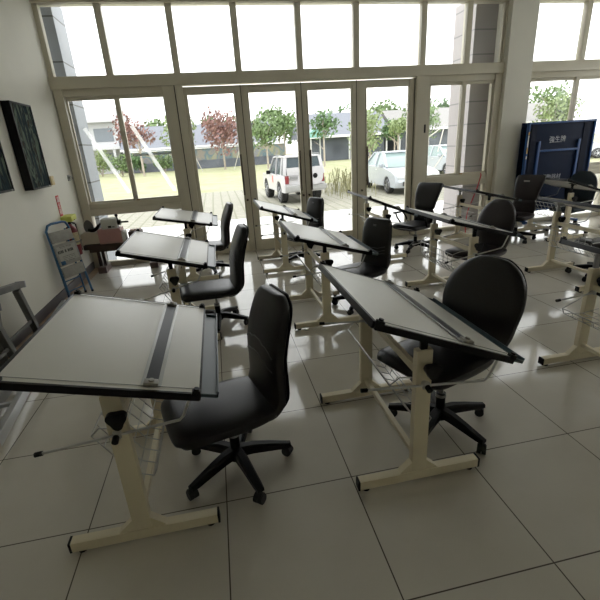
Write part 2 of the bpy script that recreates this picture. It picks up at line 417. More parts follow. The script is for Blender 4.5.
        rod = MB().tube([pA, pA.lerp(pB, .85), pB+(pC-pB)*.04, pC, tip], .0065, 8).build('tilt_stay', steel, r)
        MB().tube([tip-d*.02, tip+d*.012], .011, 8).build('stay_tip', rubber, rod)
        q = MB(); q.cyl((0, yy-.02, pz), (0, ys-.018, pz), .016, 12); q.box((0, ys, pz), (.035, .02, .035), bev=.005)
        q.build('clamp', steel, rod)
        MB().cyl((0, ys-.015, pz), (0, ys-.045, pz-.005), .015, 12).build('clamp_knob', blackp, rod)
    return r

DT = {
 'A1': (-.565, 2.09, -.56, .922, .255, 'large white drafting board in the left foreground with a dark parallel rule'),
 'A2': (-.515, 4.28, -.56, .905, .262, 'middle drafting table of the left column, between the two other left boards'),
 'A3': (-.50, 6.40, -.52, .905, .205, 'farthest drafting table on the left, small beside the window post'),
 'C1': (.90, 2.105, .973, .886, .385, 'steeply tilted drafting table in front of the big oval backed chair'),
 'C2': (.955, 4.28, 1.03, .868, .287, 'middle drafting table of the centre column, its board overlapping the table behind'),
 'C3': (.87, 6.40, .925, .873, .31, 'farthest centre drafting table, standing against the glass doors below the jeep'),
 'D1': (2.565, 4.27, 2.60, .892, .262, 'drafting table seen edge on, its wire basket in front of an oval backed chair'),
 'D2': (2.46, 6.42, 2.52, .853, .395, 'edge on drafting table before the right door, by the chair with armrests'),
 'E2': (4.20, 6.42, 4.27, .872, .245, 'edge on drafting table under the right window beside the red cord'),
 'E1': (4.28, 4.25, 4.42, .875, .262, 'drafting table at the right edge with a broad dark board rail above two cream legs'),
 'D0': (2.74, 2.12, 2.86, .888, .309, 'nearest drafting table at the right edge, mostly cropped, one cream leg and foot showing'),
 'F2': (5.70, 6.42, 5.87, .90, .30, 'drafting table with its pale underside showing before the blue table tennis table'),
}
for k, a in DT.items():
    desk(*a[:5], a[5], tray=k == 'D0', deep=k in ('D1', 'E2', 'E1'), post={'A1': .842, 'C1': .82}.get(k, .79), rule={'A1': .185, 'A2': .16, 'A3': .13, 'C1': .12, 'C2': .12}.get(k, .12))

# ------------------------------------------------------------------ swivel chairs
def ring(c, nrm, hw, ht, n=24, ex=3.2):
    """superellipse ring: width along y, thickness along nrm (in xz)"""
    out = []
    for k in range(n):
        t = 2*PI*k/n; ca, sa = math.cos(t), math.sin(t)
        a = math.copysign(abs(ca)**(2/ex), ca)*hw; q = math.copysign(abs(sa)**(2/ex), sa)*ht
        out.append(Vector((c[0]+nrm[0]*q, a, c[1]+nrm[1]*q)))
    return out
def cr(P, t):
    """Catmull-Rom through list of tuples"""
    n = len(P)-1; x = min(max(t, 0), 1)*n; i = min(int(x), n-1); f = x-i
    p0, p1, p2, p3 = P[max(i-1, 0)], P[i], P[i+1], P[min(i+2, n)]
    return tuple(.5*(2*b_+(c_-a_)*f+(2*a_-5*b_+4*c_-d_)*f*f+(3*b_-a_-3*c_+d_)*f**3) for a_, b_, c_, d_ in zip(p0, p1, p2, p3))
def slab(ctrl, ends=(.5, .5), n=26, ex=3.4):
    """ctrl: (x, z, halfwidth, halfthick); rounded ends"""
    m = MB(); rs = []
    for i in range(n+1):
        t = i/n
        # denser near ends
        t = .5-.5*math.cos(PI*t)
        x, z, w, h = cr(ctrl, t)
        e = 1e-3; a = cr(ctrl, t-e if t > e else 0); c = cr(ctrl, t+e if t < 1-e else 1)
        d = Vector((c[0]-a[0], c[1]-a[1])).normalized(); nr = (-d.y, d.x)
        # round off
        f0 = min(1, t/.06); f1 = min(1, (1-t)/.06)
        r0 = math.sqrt(max(0, 1-(1-f0)**2)); r1 = math.sqrt(max(0, 1-(1-f1)**2)); rr = max(.12, min(r0, r1))
        rs.append(ring((x, z), nr, w*(1-.10*(1-rr)), h*rr, ex=ex))
    m.rings(rs); return m

BACKS = {
 # (x, z, half width, half thickness) from the seat up
 'tall': [(.10, .375, .19, .03), (.185, .40, .215, .042), (.235, .47, .225, .05), (.238, .58, .222, .052), (.232, .70, .215, .052), (.25, .83, .215, .05), (.275, .93, .205, .046), (.29, .99, .18, .042), (.298, 1.035, .12, .036)],
 'oval': [(.12, .39, .17, .03), (.20, .43, .20, .042), (.24, .52, .225, .048), (.24, .63, .24, .048), (.245, .74, .252, .046), (.262, .84, .243, .044), (.282, .92, .212, .042), (.296, .985, .165, .038), (.304, 1.03, .105, .032), (.307, 1.045, .06, .028)],
 'stitched': [(.12, .39, .17, .03), (.20, .43, .20, .045), (.235, .52, .205, .05), (.235, .63, .20, .055), (.24, .73, .205, .05), (.25, .83, .205, .048), (.265, .91, .195, .045), (.275, .96, .175, .04), (.28, .99, .14, .034)],
}
def chair(style, x, y, face, label, lm, phase=0., seat_h=.46, backh=1., cat='office chair', R=.32, plate=False, arms=False, lean=0., seatk=1., wk=1., boff=0.):
    """face: heading in degrees; local front is -x"""
    r = thing('office_chair', label, cat, (x, y, 0), math.radians(face-180), 'swivel chairs at the drafting tables')
    dz = seat_h-.46
    # seat : loft from front lip to rear
    S = [(-.275, .405, .19, .03), (-.262, .42, .215, .048), (-.22, .425, .235, .052), (-.1, .422, .24, .05), (.03, .415, .238, .05), (.14, .415, .225, .048), (.215, .42, .20, .04)]
    seat = slab([(.2+(a-.2)*seatk, z+dz, w*(.5+seatk/2), h) for a, z, w, h in S], ex=3.2).build('seat', lm, r)
    if style in BACKS:
        B = [(a+boff+lean*max(0, z-.5), .40+(z-.40)*backh+dz, w*wk, h) for a, z, w, h in BACKS[style]]
        back = slab(B, ex=3.0, n=34).build('backrest', lm, r)
        sh = slab([(a+h*.75+.006, z, w*.93, .012) for a, z, w, h in B[1:]], ex=3, n=24).build('back_shell', blackp, r)
        if style in ('stitched', 'tall'):
            sg = MB()
            for zz, bow in ((.56, .02), (.60, .025), (.64, .03)) if style == 'stitched' else ((.60, .05), (.68, .05)):
                pts = []
                for i in range(11):
                    u = -1+2*i/10; t0 = (zz + bow*(1-u*u) if style == 'tall' else zz - bow*(1-u*u)) * 1.0
                    zt = .40+(t0+.05-.40)*backh+dz
                    # locate the surface by z
                    best = min((abs(cr(B, j/80)[1]-zt), j/80) for j in range(81))[1]
                    X, Z, w, h = cr(B, best)
                    q = abs(u*.86); off = h*(1-q**3.0)**(1/3.0)
                    pts.append((X-off-.001, u*.86*w, Z))
                sg.tube(pts, .0035, 5)
            sg.build('seam', stitch, r)
        if style == 'stitched':
            X, Z, w, h = cr(B, .74)
            MB().box((X-h+.001, 0, Z), (.004, .045, .045), bev=.001).build('emblem', stitch, r)
        if plate:
            X, Z, w, h = cr(B, .80)
            MB().box((X-h-.001, 0, Z), (.004, .07, .018)).build('name_plate', clearblue, r)
    else:  # 'square' : squared upper cushion over a separate lumbar cushion
        up = [(.225, .66, .175, .02), (.215, .69, .19, .036), (.225, .78, .205, .04), (.255, .90, .225, .04), (.30, 1.0, .235, .036), (.325, 1.045, .232, .028), (.335, 1.065, .22, .02)]
        lo = [(.17, .44, .17, .02), (.20, .47, .185, .035), (.215, .55, .19, .04), (.215, .63, .18, .034), (.22, .66, .165, .02)]
        up = [(a+lean*max(0, z-.6), z, w, h) for a, z, w, h in up]
        slab([(a, z+dz, w, h) for a, z, w, h in up], ex=4.5).build('backrest', lm, r)
        slab([(a, z+dz, w, h) for a, z, w, h in lo], ex=4).build('lumbar_cushion', lm, r)
        slab([(a+.05, z+dz, w*.5, .012) for a, z, w, h in lo+up[2:-2]], ex=4).build('back_shell', blackp, r)
        if plate:
            n = Vector((-.93, 0, .36)); c = Vector((.272, .03, .97+dz))
            MB().box(c, (.004, .10, .035), rot=Matrix.Rotation(-.35, 3, 'Y')).build('name_plate', mat('plate_grey', (.30, .29, .28), .4), r)
    if arms:
        for s_ in (-1, 1):
            a = MB(); a.tube([(.12, s_*.25, .42+dz), (.10, s_*.285, .52+dz), (.02, s_*.29, .61+dz)], .014, 8); a.tube([(-.06, s_*.25, .42+dz), (-.14, s_*.285, .54+dz), (-.17, s_*.29, .61+dz)], .014, 8)
            a.bar((-.22, s_*.29, .622+dz), (.10, s_*.29, .622+dz), .05, .026, bev=.009); a.build('armrest', blackp, r)
    m = MB(); m.box((.0, 0, .358+dz), (.24, .18, .03), bev=.006); m.bar((.06, 0, .355+dz), (.27, 0, .36+dz), .06, .02, bev=.004); m.bar((.265, 0, .35+dz), (.285, 0, .60+dz), .06, .018, bev=.004)
    m.build('mechanism', blackp, r)
    m = MB(); m.tube([(0, .08, .352+dz), (0, .26, .345+dz), (0, .30, .338+dz)], .007, 6); m.build('lever', blackp, r)
    m = MB(); m.cyl((0, 0, .12), (0, 0, .25), .03, 16); m.build('column_sleeve', blackp, r)
    m = MB(); m.cyl((0, 0, .24), (0, 0, .35+dz), .015, 12); m.cyl((0, 0, .225), (0, 0, .245), .033, 16); m.build('gas_lift', darksteel, r)
    m = MB(); m.cyl((0, 0, .065), (0, 0, .135), .047, 20, r2=.036)
    ph = math.radians(phase) - math.radians(face-180)
    for i in range(5):
        a = ph + 2*PI*i/5; c, s_ = math.cos(a), math.sin(a)
        rs = []
        for t, zt, w, h in ((.02, .118, .034, .030), (.10, .118, .031, .030), (.2, .103, .027, .025), (R-.03, .087, .024, .018), (R+.012, .082, .020, .014)):
            rs.append([Vector((c*t - s_*yy, s_*t + c*yy, zz)) for yy, zz in ((-w, zt-h), (w, zt-h), (w, zt+h*.4), (w*.6, zt+h*.9), (-w*.6, zt+h*.9), (-w, zt+h*.4))])
        m.rings(rs)
    base = m.build('star_base', blackp, r)
    for i in range(5):
        a = ph + 2*PI*i/5; c, s_ = math.cos(a), math.sin(a); X, Y = c*R, s_*R
        w = MB()
        tw = a + .9 + i*.7; ax = Vector((math.cos(tw), math.sin(tw), 0))
        p = Vector((X, Y, .029)) + Vector((-ax.y, ax.x, 0))*.012
        for o in (-1, 1): w.cyl(p+ax*(o*.003), p+ax*(o*.026), .029, 16)
        w.tube([p-ax*.022+Vector((0, 0, .012)), p+ax*.022+Vector((0, 0, .012))], .026, 14); w.cyl((X, Y, .05), (X, Y, .075), .009, 8)
        w.build('caster', rubber, base)
    return r

chair('tall', -.085, 2.05, 196, 'black leather chair in the left foreground, back seen from its side', leather, phase=2, seat_h=.475, lean=.06, backh=1.02, seatk=1.12)
chair('tall', -.16, 4.27, 187, 'black high backed chair at the middle table of the left column', leather, phase=-20, lean=.13, backh=1.03, seatk=1.15)
chair('tall', -.225, 6.42, 186, 'dark plum chair back edge on at the farthest left table', leather2, phase=-10, lean=.14, wk=1.05, seatk=.94)
chair('oval', 1.25, 2.08, 202, 'big black chair with an oval back behind the steeply tilted board', leather, phase=3, backh=.85, lean=.16, boff=.045, seat_h=.575, seatk=1.16, wk=1.1)
chair('stitched', 1.48, 4.30, 206, 'black chair with a small emblem and curved seams on its back', leather, phase=15, backh=.97)
chair('stitched', 1.26, 6.48, 203, 'grey black chair at the farthest centre table, in front of the jeep', leather, phase=-15)
chair('oval', 2.97, 4.32, 204, 'dark plum oval backed chair behind the wire basket of the edge on table', leather2, phase=20, lean=.10, seat_h=.53, backh=.89, seatk=1.18, wk=.92)
chair('square', 3.19, 6.45, 208, 'black chair with armrests and a squared back before the right window', leather, phase=10, arms=True, lean=.1, seatk=1.15)
chair('square', 5.03, 6.36, 208, 'plum chair with a squared back and a grey name plate near its top', leather2, phase=-25, plate=True, lean=.1)
chair('oval', 6.24, 6.55, 198, 'dark teal oval backed chair in front of the table tennis table edge', teal_fab, phase=10, wk=1.08)
chair('oval', 4.62, 4.25, 180, 'dark chair at the right edge of the photo, tucked low under its drafting table', leather, phase=-10, seatk=.9, backh=.50)

# ------------------------------------------------------------------ left wall things
artm = ramp_mat('abstract_canvas', [(.002, .003, .004), (.003, .005, .007), (.008, .030, .034), (.003, .004, .008), (.11, .15, .11), (.002, .003, .005), (.035, .028, .012), (.002, .003, .004)], 7., .7, (1, 1.5, .32), detail=5, distortion=1.2)
artm.node_tree.nodes['Principled BSDF'].inputs['Specular IOR Level'].default_value = .05
def picture(y0, y1, z0, z1, label):
    r = thing('painting', label, 'painting', (XL, (y0+y1)/2, z0), 0, 'abstract paintings on the left wall')
    h = z1-z0; w = y1-y0; d = .10
    m = MB()
    for s_ in (-1, 1): m.box((d/2+.004, s_*(w/2-.01), h/2), (d, .02, h), bev=.003)
    for zz in (.01, h-.01): m.box((d/2+.004, 0, zz), (d, w-.04, .02), bev=.003)
    m.build('frame', blackp, r)
    MB().box((d/2, 0, h/2), (d-.012, w-.036, h-.036)).build('canvas', artm, r, smooth=False)
    MB().box((d+.001, w/2-.05, .012), (.006, .05, .018), bev=.002).build('caption_tag', darksteel, r)
    return r
picture(5.63, 6.22, 1.47, 2.45, 'tall dark abstract painting hung nearer the window')
picture(4.50, 5.14, 1.51, 2.47, 'dark framed painting cut off by the left edge of the photo')

r = thing('wall_switch', 'small yellowed switch box just right of the painting', 'switch', (XL, 6.55, 1.53))
MB().box((.014, 0, 0), (.026, .11, .12), bev=.006).build('switch_box', mat('yellowed_plastic', (.62, .47, .22), .45), r)
MB().box((.03, .0, .0), (.008, .035, .05), bev=.003).build('rocker', mat('cream_rocker', (.72, .62, .40), .4), r)
r = thing('wall_bracket', 'small grey metal bracket on the wall left of the window frame', 'bracket', (XL, 7.30, 1.52))
m = MB(); m.box((.004, 0, 0), (.008, .10, .09), bev=.002); m.box((.02, -.02, .01), (.03, .03, .04), bev=.004); m.tube([(.03, .01, .02), (.05, .03, .0), (.04, .05, -.02)], .006, 6); m.build('plate', darksteel, r)

# red sign with vertical characters
def text_mesh(body, size, parent, m, loc, rot, name='lettering', spacing=1., ext=.0006):
    cu = bpy.data.curves.new(name, 'FONT'); cu.body = body; cu.size = size; cu.align_x = 'CENTER'; cu.align_y = 'CENTER'; cu.extrude = ext
    cu.space_line = spacing
    t = bpy.data.objects.new('tmp_text', cu); C.objects.link(t)
    bpy.context.view_layer.update()
    dg = bpy.context.evaluated_depsgraph_get(); me = bpy.data.meshes.new_from_object(t.evaluated_get(dg))
    bpy.data.objects.remove(t, do_unlink=True); bpy.data.curves.remove(cu)
    me.materials.clear(); me.materials.append(m); me.name = name
    o = bpy.data.objects.new(name, me); C.objects.link(o); o.parent = parent; o.location = loc; o.rotation_euler = rot
    return o
signwhite = mat('sign_white', (.75, .73, .70), .6)
r = thing('wall_sign', 'narrow red vertical sign with white characters above the fire extinguisher', 'sign', (XL, 6.60, 1.06))
MB().box((.003, 0, .115), (.006, .11, .29), bev=.001).build('plate', mat('sign_red', (.52, .035, .03), .5), r)
text_mesh('滅\n火\n器', .088, r, signwhite, (.0068, 0, .115), (PI/2, 0, PI/2), spacing=.95)

# fire extinguisher
r = thing('fire_extinguisher', 'red fire extinguisher with a yellow green cover hung on the left wall', 'fire extinguisher', (XL+.105, 6.52, .46))
redm = mat('extinguisher_red', (.20, .006, .012), .32, coat=.1)
m = MB(); prof = [(.06, 0), (.078, .012), (.08, .05), (.08, .36), (.07, .40), (.035, .435), (.028, .46)]
m.rings([[Vector((rr*math.cos(2*PI*k/24), rr*math.sin(2*PI*k/24), z)) for k in range(24)] for rr, z in prof]); m.build('cylinder', redm, r)
m = MB(); m.cyl((0, 0, .455), (0, 0, .50), .022, 14); m.bar((0, 0, .50), (.09, -.03, .52), .02, .01); m.bar((0, 0, .485), (.08, -.03, .475), .02, .008); m.build('valve', blackp, r)
m = MB(); m.tube([(.0, .03, .48), (.05, .085, .44), (.05, .10, .30), (.05, .088, .12)], .009, 8); m.tube([(.05, .088, .12), (.05, .088, .05)], [.011, .018], 8); m.build('hose', rubber, r)
m = MB()
arc = [Vector((.0815*math.cos(a), .0815*math.sin(a), 0)) for a in [math.radians(-70+10*i) for i in range(10)]]
m.add([v+Vector((0, 0, z)) for z in (.16, .34) for v in arc], [(i, i+1, 11+i-0, 10+i) for i in range(9)]); m.build('label_wrap', mat('label_cream', (.55, .47, .30), .55, var=.2, vscale=40), r, smooth=True)
m = MB(); m.box((0, 0, .205), (.172, .172, .018), bev=.003); m.box((-.085, 0, .205), (.025, .05, .12)); m.build('wall_hanger', darksteel, r)
MB().box((.01, -.01, .545), (.15, .22, .075), rot=Matrix.Rotation(.06, 3, 'X'), bev=.012).build('cover', mat('lime_cover', (.55, .58, .10), .5), r)

# folded blue stepladder leaning on the wall
bluem = mat('blue_enamel', (.022, .11, .24), .35)
r = thing('folding_stepladder', 'folded blue tube stepladder with grey treads leaning on the left wall', 'stepladder', (-2.03, 5.935, 0), math.radians(-27))
y0, y1 = -.21, .19
fx, tx = 0, -.125
H = 1.02
m = MB()
m.tube([(fx, y0, 0), (tx, y0+.02, H*.92), (tx, y0+.06, H*.985), (tx-.0, y0+.12, H), (tx, y1-.10, H), (tx, y1-.05, H*.985), (tx, y1-.01, H*.92), (fx, y1, 0)], .0155, 10)
m.build('front_rails', bluem, r)
m = MB()
m.tube([(fx-.075, y0+.05, 0), (tx-.035, y0+.05, H*.90)], .0115, 8); m.tube([(fx-.075, y1-.05, 0), (tx-.035, y1-.05, H*.90)], .0115, 8)
for t in (.1, .24): m.tube([(fx-.075-.085*t, y0+.05, H*t), (fx-.075-.085*t, y1-.05, H*t)], .009, 8)
m.build('rear_rails', bluem, r)
treadm = mat('tread_grey', (.33, .32, .29), .55, var=.12, vscale=20)
ang = math.atan2(fx-tx, H)
def onlad(t, off=0.): return (fx+(tx-fx)*t+off, (y0+y1)/2, H*t)
RT = Matrix.Rotation(-ang, 3, 'Y')
for i, (t0, t1) in enumerate(((.30, .44), (.46, .74), (.76, .90))):
    tc = (t0+t1)/2
    MB().box(onlad(tc, .012), (.024, y1-y0-.034, H*(t1-t0)), rot=RT, bev=.006).build('tread', treadm, r)
lb = MB().box(onlad(.61, .0245), (.002, y1-y0-.09, H*.20), rot=RT).build('warning_label', mat('label_grey', (.42, .41, .37), .6), r)
m = MB()
for i, (t, wd, th) in enumerate(((.70, .22, .006), (.685, .20, .004), (.575, .22, .005), (.555, .2, .005), (.535, .22, .005), (.515, .16, .005))):
    n = 14
    for k in range(n):
        if random.random() < .8:
            c = onlad(t, .0262); m.box((c[0], c[1]-wd/2+wd*(k+.5)/n, c[2]), (.001, wd/n*.6, th), rot=RT)
m.build('small_print', mat('ink_black', (.02, .02, .02), .6), lb, smooth=False)
m = MB(); c = onlad(.64, .0262)
for k, wd in enumerate((.03, .02, .028, .028, 0, .035, 0, .03, .02, .03, .03)):
    if wd: m.box((c[0], y0+.055+k*.0235, c[2]), (.001, wd*.62, .038), rot=RT)
m.build('bold_print', MATS['ink_black'], lb, smooth=False)
m = MB(); m.box(onlad(.50, .03), (.02, .06, .05), rot=RT, bev=.006); m.v = [(a, bb-.13, cc) for a, bb, cc in m.v]; m.build('blue_clip', bluem, r)
for yy, xx in ((y0, fx), (y1, fx), (y0+.05, fx-.075), (y1-.05, fx-.075)): MB().cyl((xx, yy, 0), (xx, yy, .03), .016, 10).build('rubber_foot', rubber, r)

# aluminium ladder lying along the wall
r = thing('aluminium_ladder', 'aluminium ladder lying flat on the floor along the left wall', 'ladder', (0, 0, 0))
def rail(xa, ya, xb, yb): return MB().bar((xa, ya, .05), (xb, yb, .05), .045, .085, bev=.004).build('rail', alu, r)
ra = rail(-1.66, 2.60, -2.03, 5.55); rb = rail(-1.83, 2.60, -2.14, 5.55)
for i in range(9):
    t = .06+i*.11; ya = 2.6+(5.55-2.6)*t
    xa = -1.66+(-2.03+1.66)*t-.02; xb = -1.83+(-2.14+1.83)*t+.02
    MB().bar((xa, ya, .06), (xb, ya, .06), .03, .03, bev=.004).build('rung', alu, r)
for x_, y_ in ((-1.66, 2.58), (-1.83, 2.58)): MB().box((x_, y_, .05), (.075, .05, .099), bev=.012).build('end_cap', mat('beige_plastic', (.55, .50, .40), .5), r)

# steel trestles
trestlem = mat('trestle_grey', (.15, .15, .14), .5, var=.2, vscale=9)
def trestle(x, y, label, zt=.70):
    r = thing('steel_trestle', label, 'trestle', (x, y, 0), 0, 'grey steel trestles by the left wall')
    a, b_ = Vector((0, .30, zt-.03)), Vector((0, -.34, zt+.07))
    MB().bar(a, b_, .085, .06, bev=.006).build('top_beam', trestlem, r)
    d = (a-b_).normalized()
    m = MB(); m.bar(a-d*.004, a+d*.014, .09, .066); m.bar(a+d*.012, a+d*.02, .055, .036); m.build('end_plate', mat('end_plate_grey', (.30, .30, .32), .45), r)
    for (ya, yb) in ((.19, .36), (-.26, -.43)):
        za = zt-.005-ya*.156-.02
        MB().bar((0, ya, za), (0, yb, .04), .06, .06, bev=.004).build('leg', trestlem, r)
        MB().box((0, yb, .02), (.08, .07, .04), bev=.005).build('foot_bar', trestlem, r)
    MB().bar((0, .31, .20), (0, -.38, .20), .022, .03, bev=.003).build('stretcher', trestlem, r)
trestle(-2.13, 4.27, 'grey steel trestle with its beam end showing, farther of the pair', .64)
trestle(-2.065, 3.58, 'grey steel trestle cut off by the left edge of the photo', .635)

# workbench with machines
woodm = mat('dark_walnut', (.075, .045, .035), .45, var=.3, vscale=9)
r = thing('workbench', 'dark brown wooden bench with two pedestal legs under the left window', 'bench', (-1.62, 7.22, 0))
MB().box((.0, .0, .445), (1.20, .36, .07), bev=.008).build('top', woodm, r)
m = MB(); m.box((.0, -.13, .385), (1.06, .03, .06)); m.box((.0, .13, .385), (1.06, .03, .06)); m.build('apron', woodm, r)
for xx in (-.40, .42):
    m = MB(); m.box((xx-.035, 0, .25), (.05, .10, .33), bev=.006); m.box((xx+.035, 0, .25), (.05, .10, .33), bev=.006); lg = m.build('leg', woodm, r)
    MB().box((xx, 0, .05), (.13, .34, .10), bev=.008).build('foot', mat('brown_foot', (.16, .11, .10), .5), lg)
MB().box((.20, 0, .555), (.20, .24, .15), bev=.006).build('side_box', woodm, r)

pink = mat('dusty_pink', (.48, .27, .26), .45, var=.05); beige = mat('beige_housing', (.50, .45, .37), .45); greyw = mat('grey_white_casting', (.55, .56, .52), .45)
r = thing('bench_lathe', 'pink and grey bench machine with a black hand wheel on the wooden bench', 'machine', (-1.80, 7.18, .481))
m = MB(); m.box((.01, 0, .115), (.35, .26, .23), bev=.012); m.build('pink_cabinet', pink, r)
m = MB(); m.box((.02, .0, .305), (.24, .2, .17), bev=.03); m.build('head_casting', greyw, r)
m = MB(); m.box((.03, -.102, .262), (.05, .004, .03)); m.box((.085, -.102, .258), (.04, .004, .012)); m.build('maker_mark', blackp, r)
m = MB(); m.box((-.295, .0, .10), (.26, .24, .18), bev=.03); m.build('beige_housing', beige, r)
m = MB(); m.rings([[Vector((-.32+a, .04+rr*math.cos(2*PI*k/28), .26+rr*math.sin(2*PI*k/28))) for k in range(28)] for rr, a in ((.02, -.012), (.11, -.012), (.12, 0), (.11, .012), (.02, .012))]); m.v = [tuple(Matrix.Rotation(.9, 3, 'Z') @ (Vector(v)-Vector((-.32, .04, .26))) + Vector((-.32, .04, .26))) for v in m.v]
m.build('sanding_disc', mat('disc_grey', (.10, .10, .10), .6), r)
m = MB(); m.tube([(-.32, .04, .22), (-.27, .0, .21), (-.19, -.02, .24), (-.14, -.03, .30)], [.03, .035, .03, .02], 10); m.tube([(-.18, -.02, .25), (-.10, -.02, .33)], .014, 8); m.build('tool_rest', blackp, r)
m = MB(); m.cyl((.13, 0, .31), (.19, 0, .31), .045, 16); m.cyl((.18, 0, .31), (.31, -.02, .31), .014, 10); m.tube([(.15, 0, .32), (.14, 0, .42)], .012, 8); m.sphere((.14, 0, .42), .025); m.build('hand_wheel', blackp, r)
m = MB(); m.box((.215, -.03, .09), (.05, .20, .17), bev=.01); m.tube([(.21, -.12, .2), (.24, -.13, .1), (.235, -.14, .015)], .01, 8); m.build('white_panel', mat('white_panel', (.7, .7, .68), .5), r)
tag(MB().box((-1.42, 7.22, .641), (.17, .13, .02), bev=.004).build('paper_box', mat('pinkish_card', (.62, .45, .40), .6)), 'flat pinkish card box on the raised right end of the wooden bench', 'box')

# red cord hanging by right window
m = MB(); m.tube([(4.93, 7.36, 1.05), (4.86, 7.33, .85), (4.73, 7.30, .55), (4.66, 7.28, .40), (4.62, 7.26, .15), (4.60, 7.20, .006)], .009, 8)
m.tube([(4.93, 7.36, 1.05), (4.98, 7.455, 1.075)], .009, 8)
tag(m.build('red_cord', mat('red_cord', (.60, .03, .06), .5)), 'red cord hanging down from the right window sill', 'cord')

# ------------------------------------------------------------------ folded table tennis table
navy = mat('navy_board', (.007, .015, .042), .55, var=.08, vscale=5, spec=.15); navyf = mat('blue_steel_frame', (.012, .07, .24), .4)
r = thing('table_tennis_table', 'folded dark blue table tennis table standing upright before the window', 'table tennis table', (6.345, 7.20, 0)); r.scale = (.94, 1, 1)
for yy, nm in ((-.05, 'near'), (.10, 'far')):
    MB().box((0, yy, 1.12), (1.50, .025, 1.60), bev=.004).build('table_half', navy, r)
fr = MB(); Y = -.082
for xx in (-.48, .42): fr.box((xx, Y, .98), (.05, .035, 1.22), bev=.005)
for zz in (1.42,): fr.box((-.03, Y-.002, zz), (.85, .03, .035), bev=.005)
for xx in (-.735, .735): fr.box((xx, Y+.006, 1.12), (.03, .03, 1.60), bev=.004)
for zz in (.335, 1.90): fr.box((0, Y+.006, zz), (1.44, .03, .03), bev=.004)
fr.build('steel_frame', navyf, r)
for xx, w in ((-.61, .20), (.56, .20)): MB().box((xx, Y+.012, 1.12), (w*.6, .012, 1.5)).build('apron_panel', mat('navy_dark', (.005, .009, .025), .55, spec=.15), r)
for xx in (-.5, .5):
    lg = MB(); lg.box((xx, .02, .23), (.05, .05, .36), bev=.005); lg.box((xx, .02, .10), (.05, .56, .04), bev=.005)
    lg.build('trolley_leg', navyf, r)
for xx in (-.5, .5):
    for yy in (-.24, .28):
        MB().cyl((xx-.015, yy, .042), (xx+.015, yy, .042), .042, 16).build('wheel', rubber, r)
silver = mat('print_silver', (.50, .52, .56), .5)
text_mesh('強生牌', .125, r, silver, (-.06, Y+.0185, 1.60), (PI/2, 0, 0))
text_mesh('運動器材', .11, r, silver, (-.08, Y+.0185, .93), (PI/2, 0, 0))
m = MB(); m.box((-.752, -.05, 1.12), (.004, .024, 1.58)); m.build('edge_tape', mat('edge_blue', (.02, .12, .40), .4), r)
m = MB(); m.box((-.735, Y-.010, 1.60), (.022, .002, .20)); m.box((-.735, Y-.010, 1.32), (.022, .002, .05)); m.build('white_sticker', signwhite, r)
m = MB(); m.box((-.735, Y-.010, 1.44), (.022, .002, .10)); m.box((-.735, Y-.010, 1.735), (.022, .002, .05)); m.build('yellow_sticker', mat('sticker_yellow', (.65, .38, .05), .5), r)

# ------------------------------------------------------------------ outdoors
ZG = -.12
apr_m = tile_mat('apron_tile', .6, .6, 0, 0, (.72, .71, .68), (.70, .69, .66), (.4, .39, .36), .35, .004)
pav_m = tile_mat('paver_blocks', .34, .34, .1, .1, (.31, .295, .245), (.28, .27, .225), (.20, .20, .14), .85, .03)
lawn_m = ramp_mat('lawn_grass', [(.27, .285, .14), (.33, .335, .19), (.36, .35, .22)], .9, .9, detail=8)
struct(MB().box((4, 9.9, ZG-.05), (60, 4.5, .1)).build('ground_apron', apr_m, smooth=False), 'pale tiled apron outside the doors')
struct(MB().box((4, 16.6, ZG-.05-.002), (60, 9.0, .1)).build('ground_paving', pav_m, smooth=False), 'grey paver strip where the cars park')
struct(MB().box((4, 62, ZG-.05-.004), (190, 84, .1)).build('ground_lawn', lawn_m, smooth=False), 'dry pale lawn')

ptile = tile_mat('pillar_tile', 1.4, .39, 0, .02, (.40, .37, .37), (.39, .36, .36), (.22, .22, .22), .5, .012, axes='xz')
gtile = tile_mat('grey_pillar_tile', 1.4, .6, 0, .20, (.26, .275, .30), (.25, .27, .295), (.08, .08, .08), .5, .012, axes='xz')
struct(MB().box((5.36, 8.15, 1.95), (1.05, .7, 4.2)).build('pillar', ptile, smooth=False), 'pale tiled pillar outside the right window')
struct(MB().box((-2.42, 8.10, 1.95), (.66, .6, 4.2)).build('pillar', gtile, smooth=False), 'grey tiled pillar outside the left window')

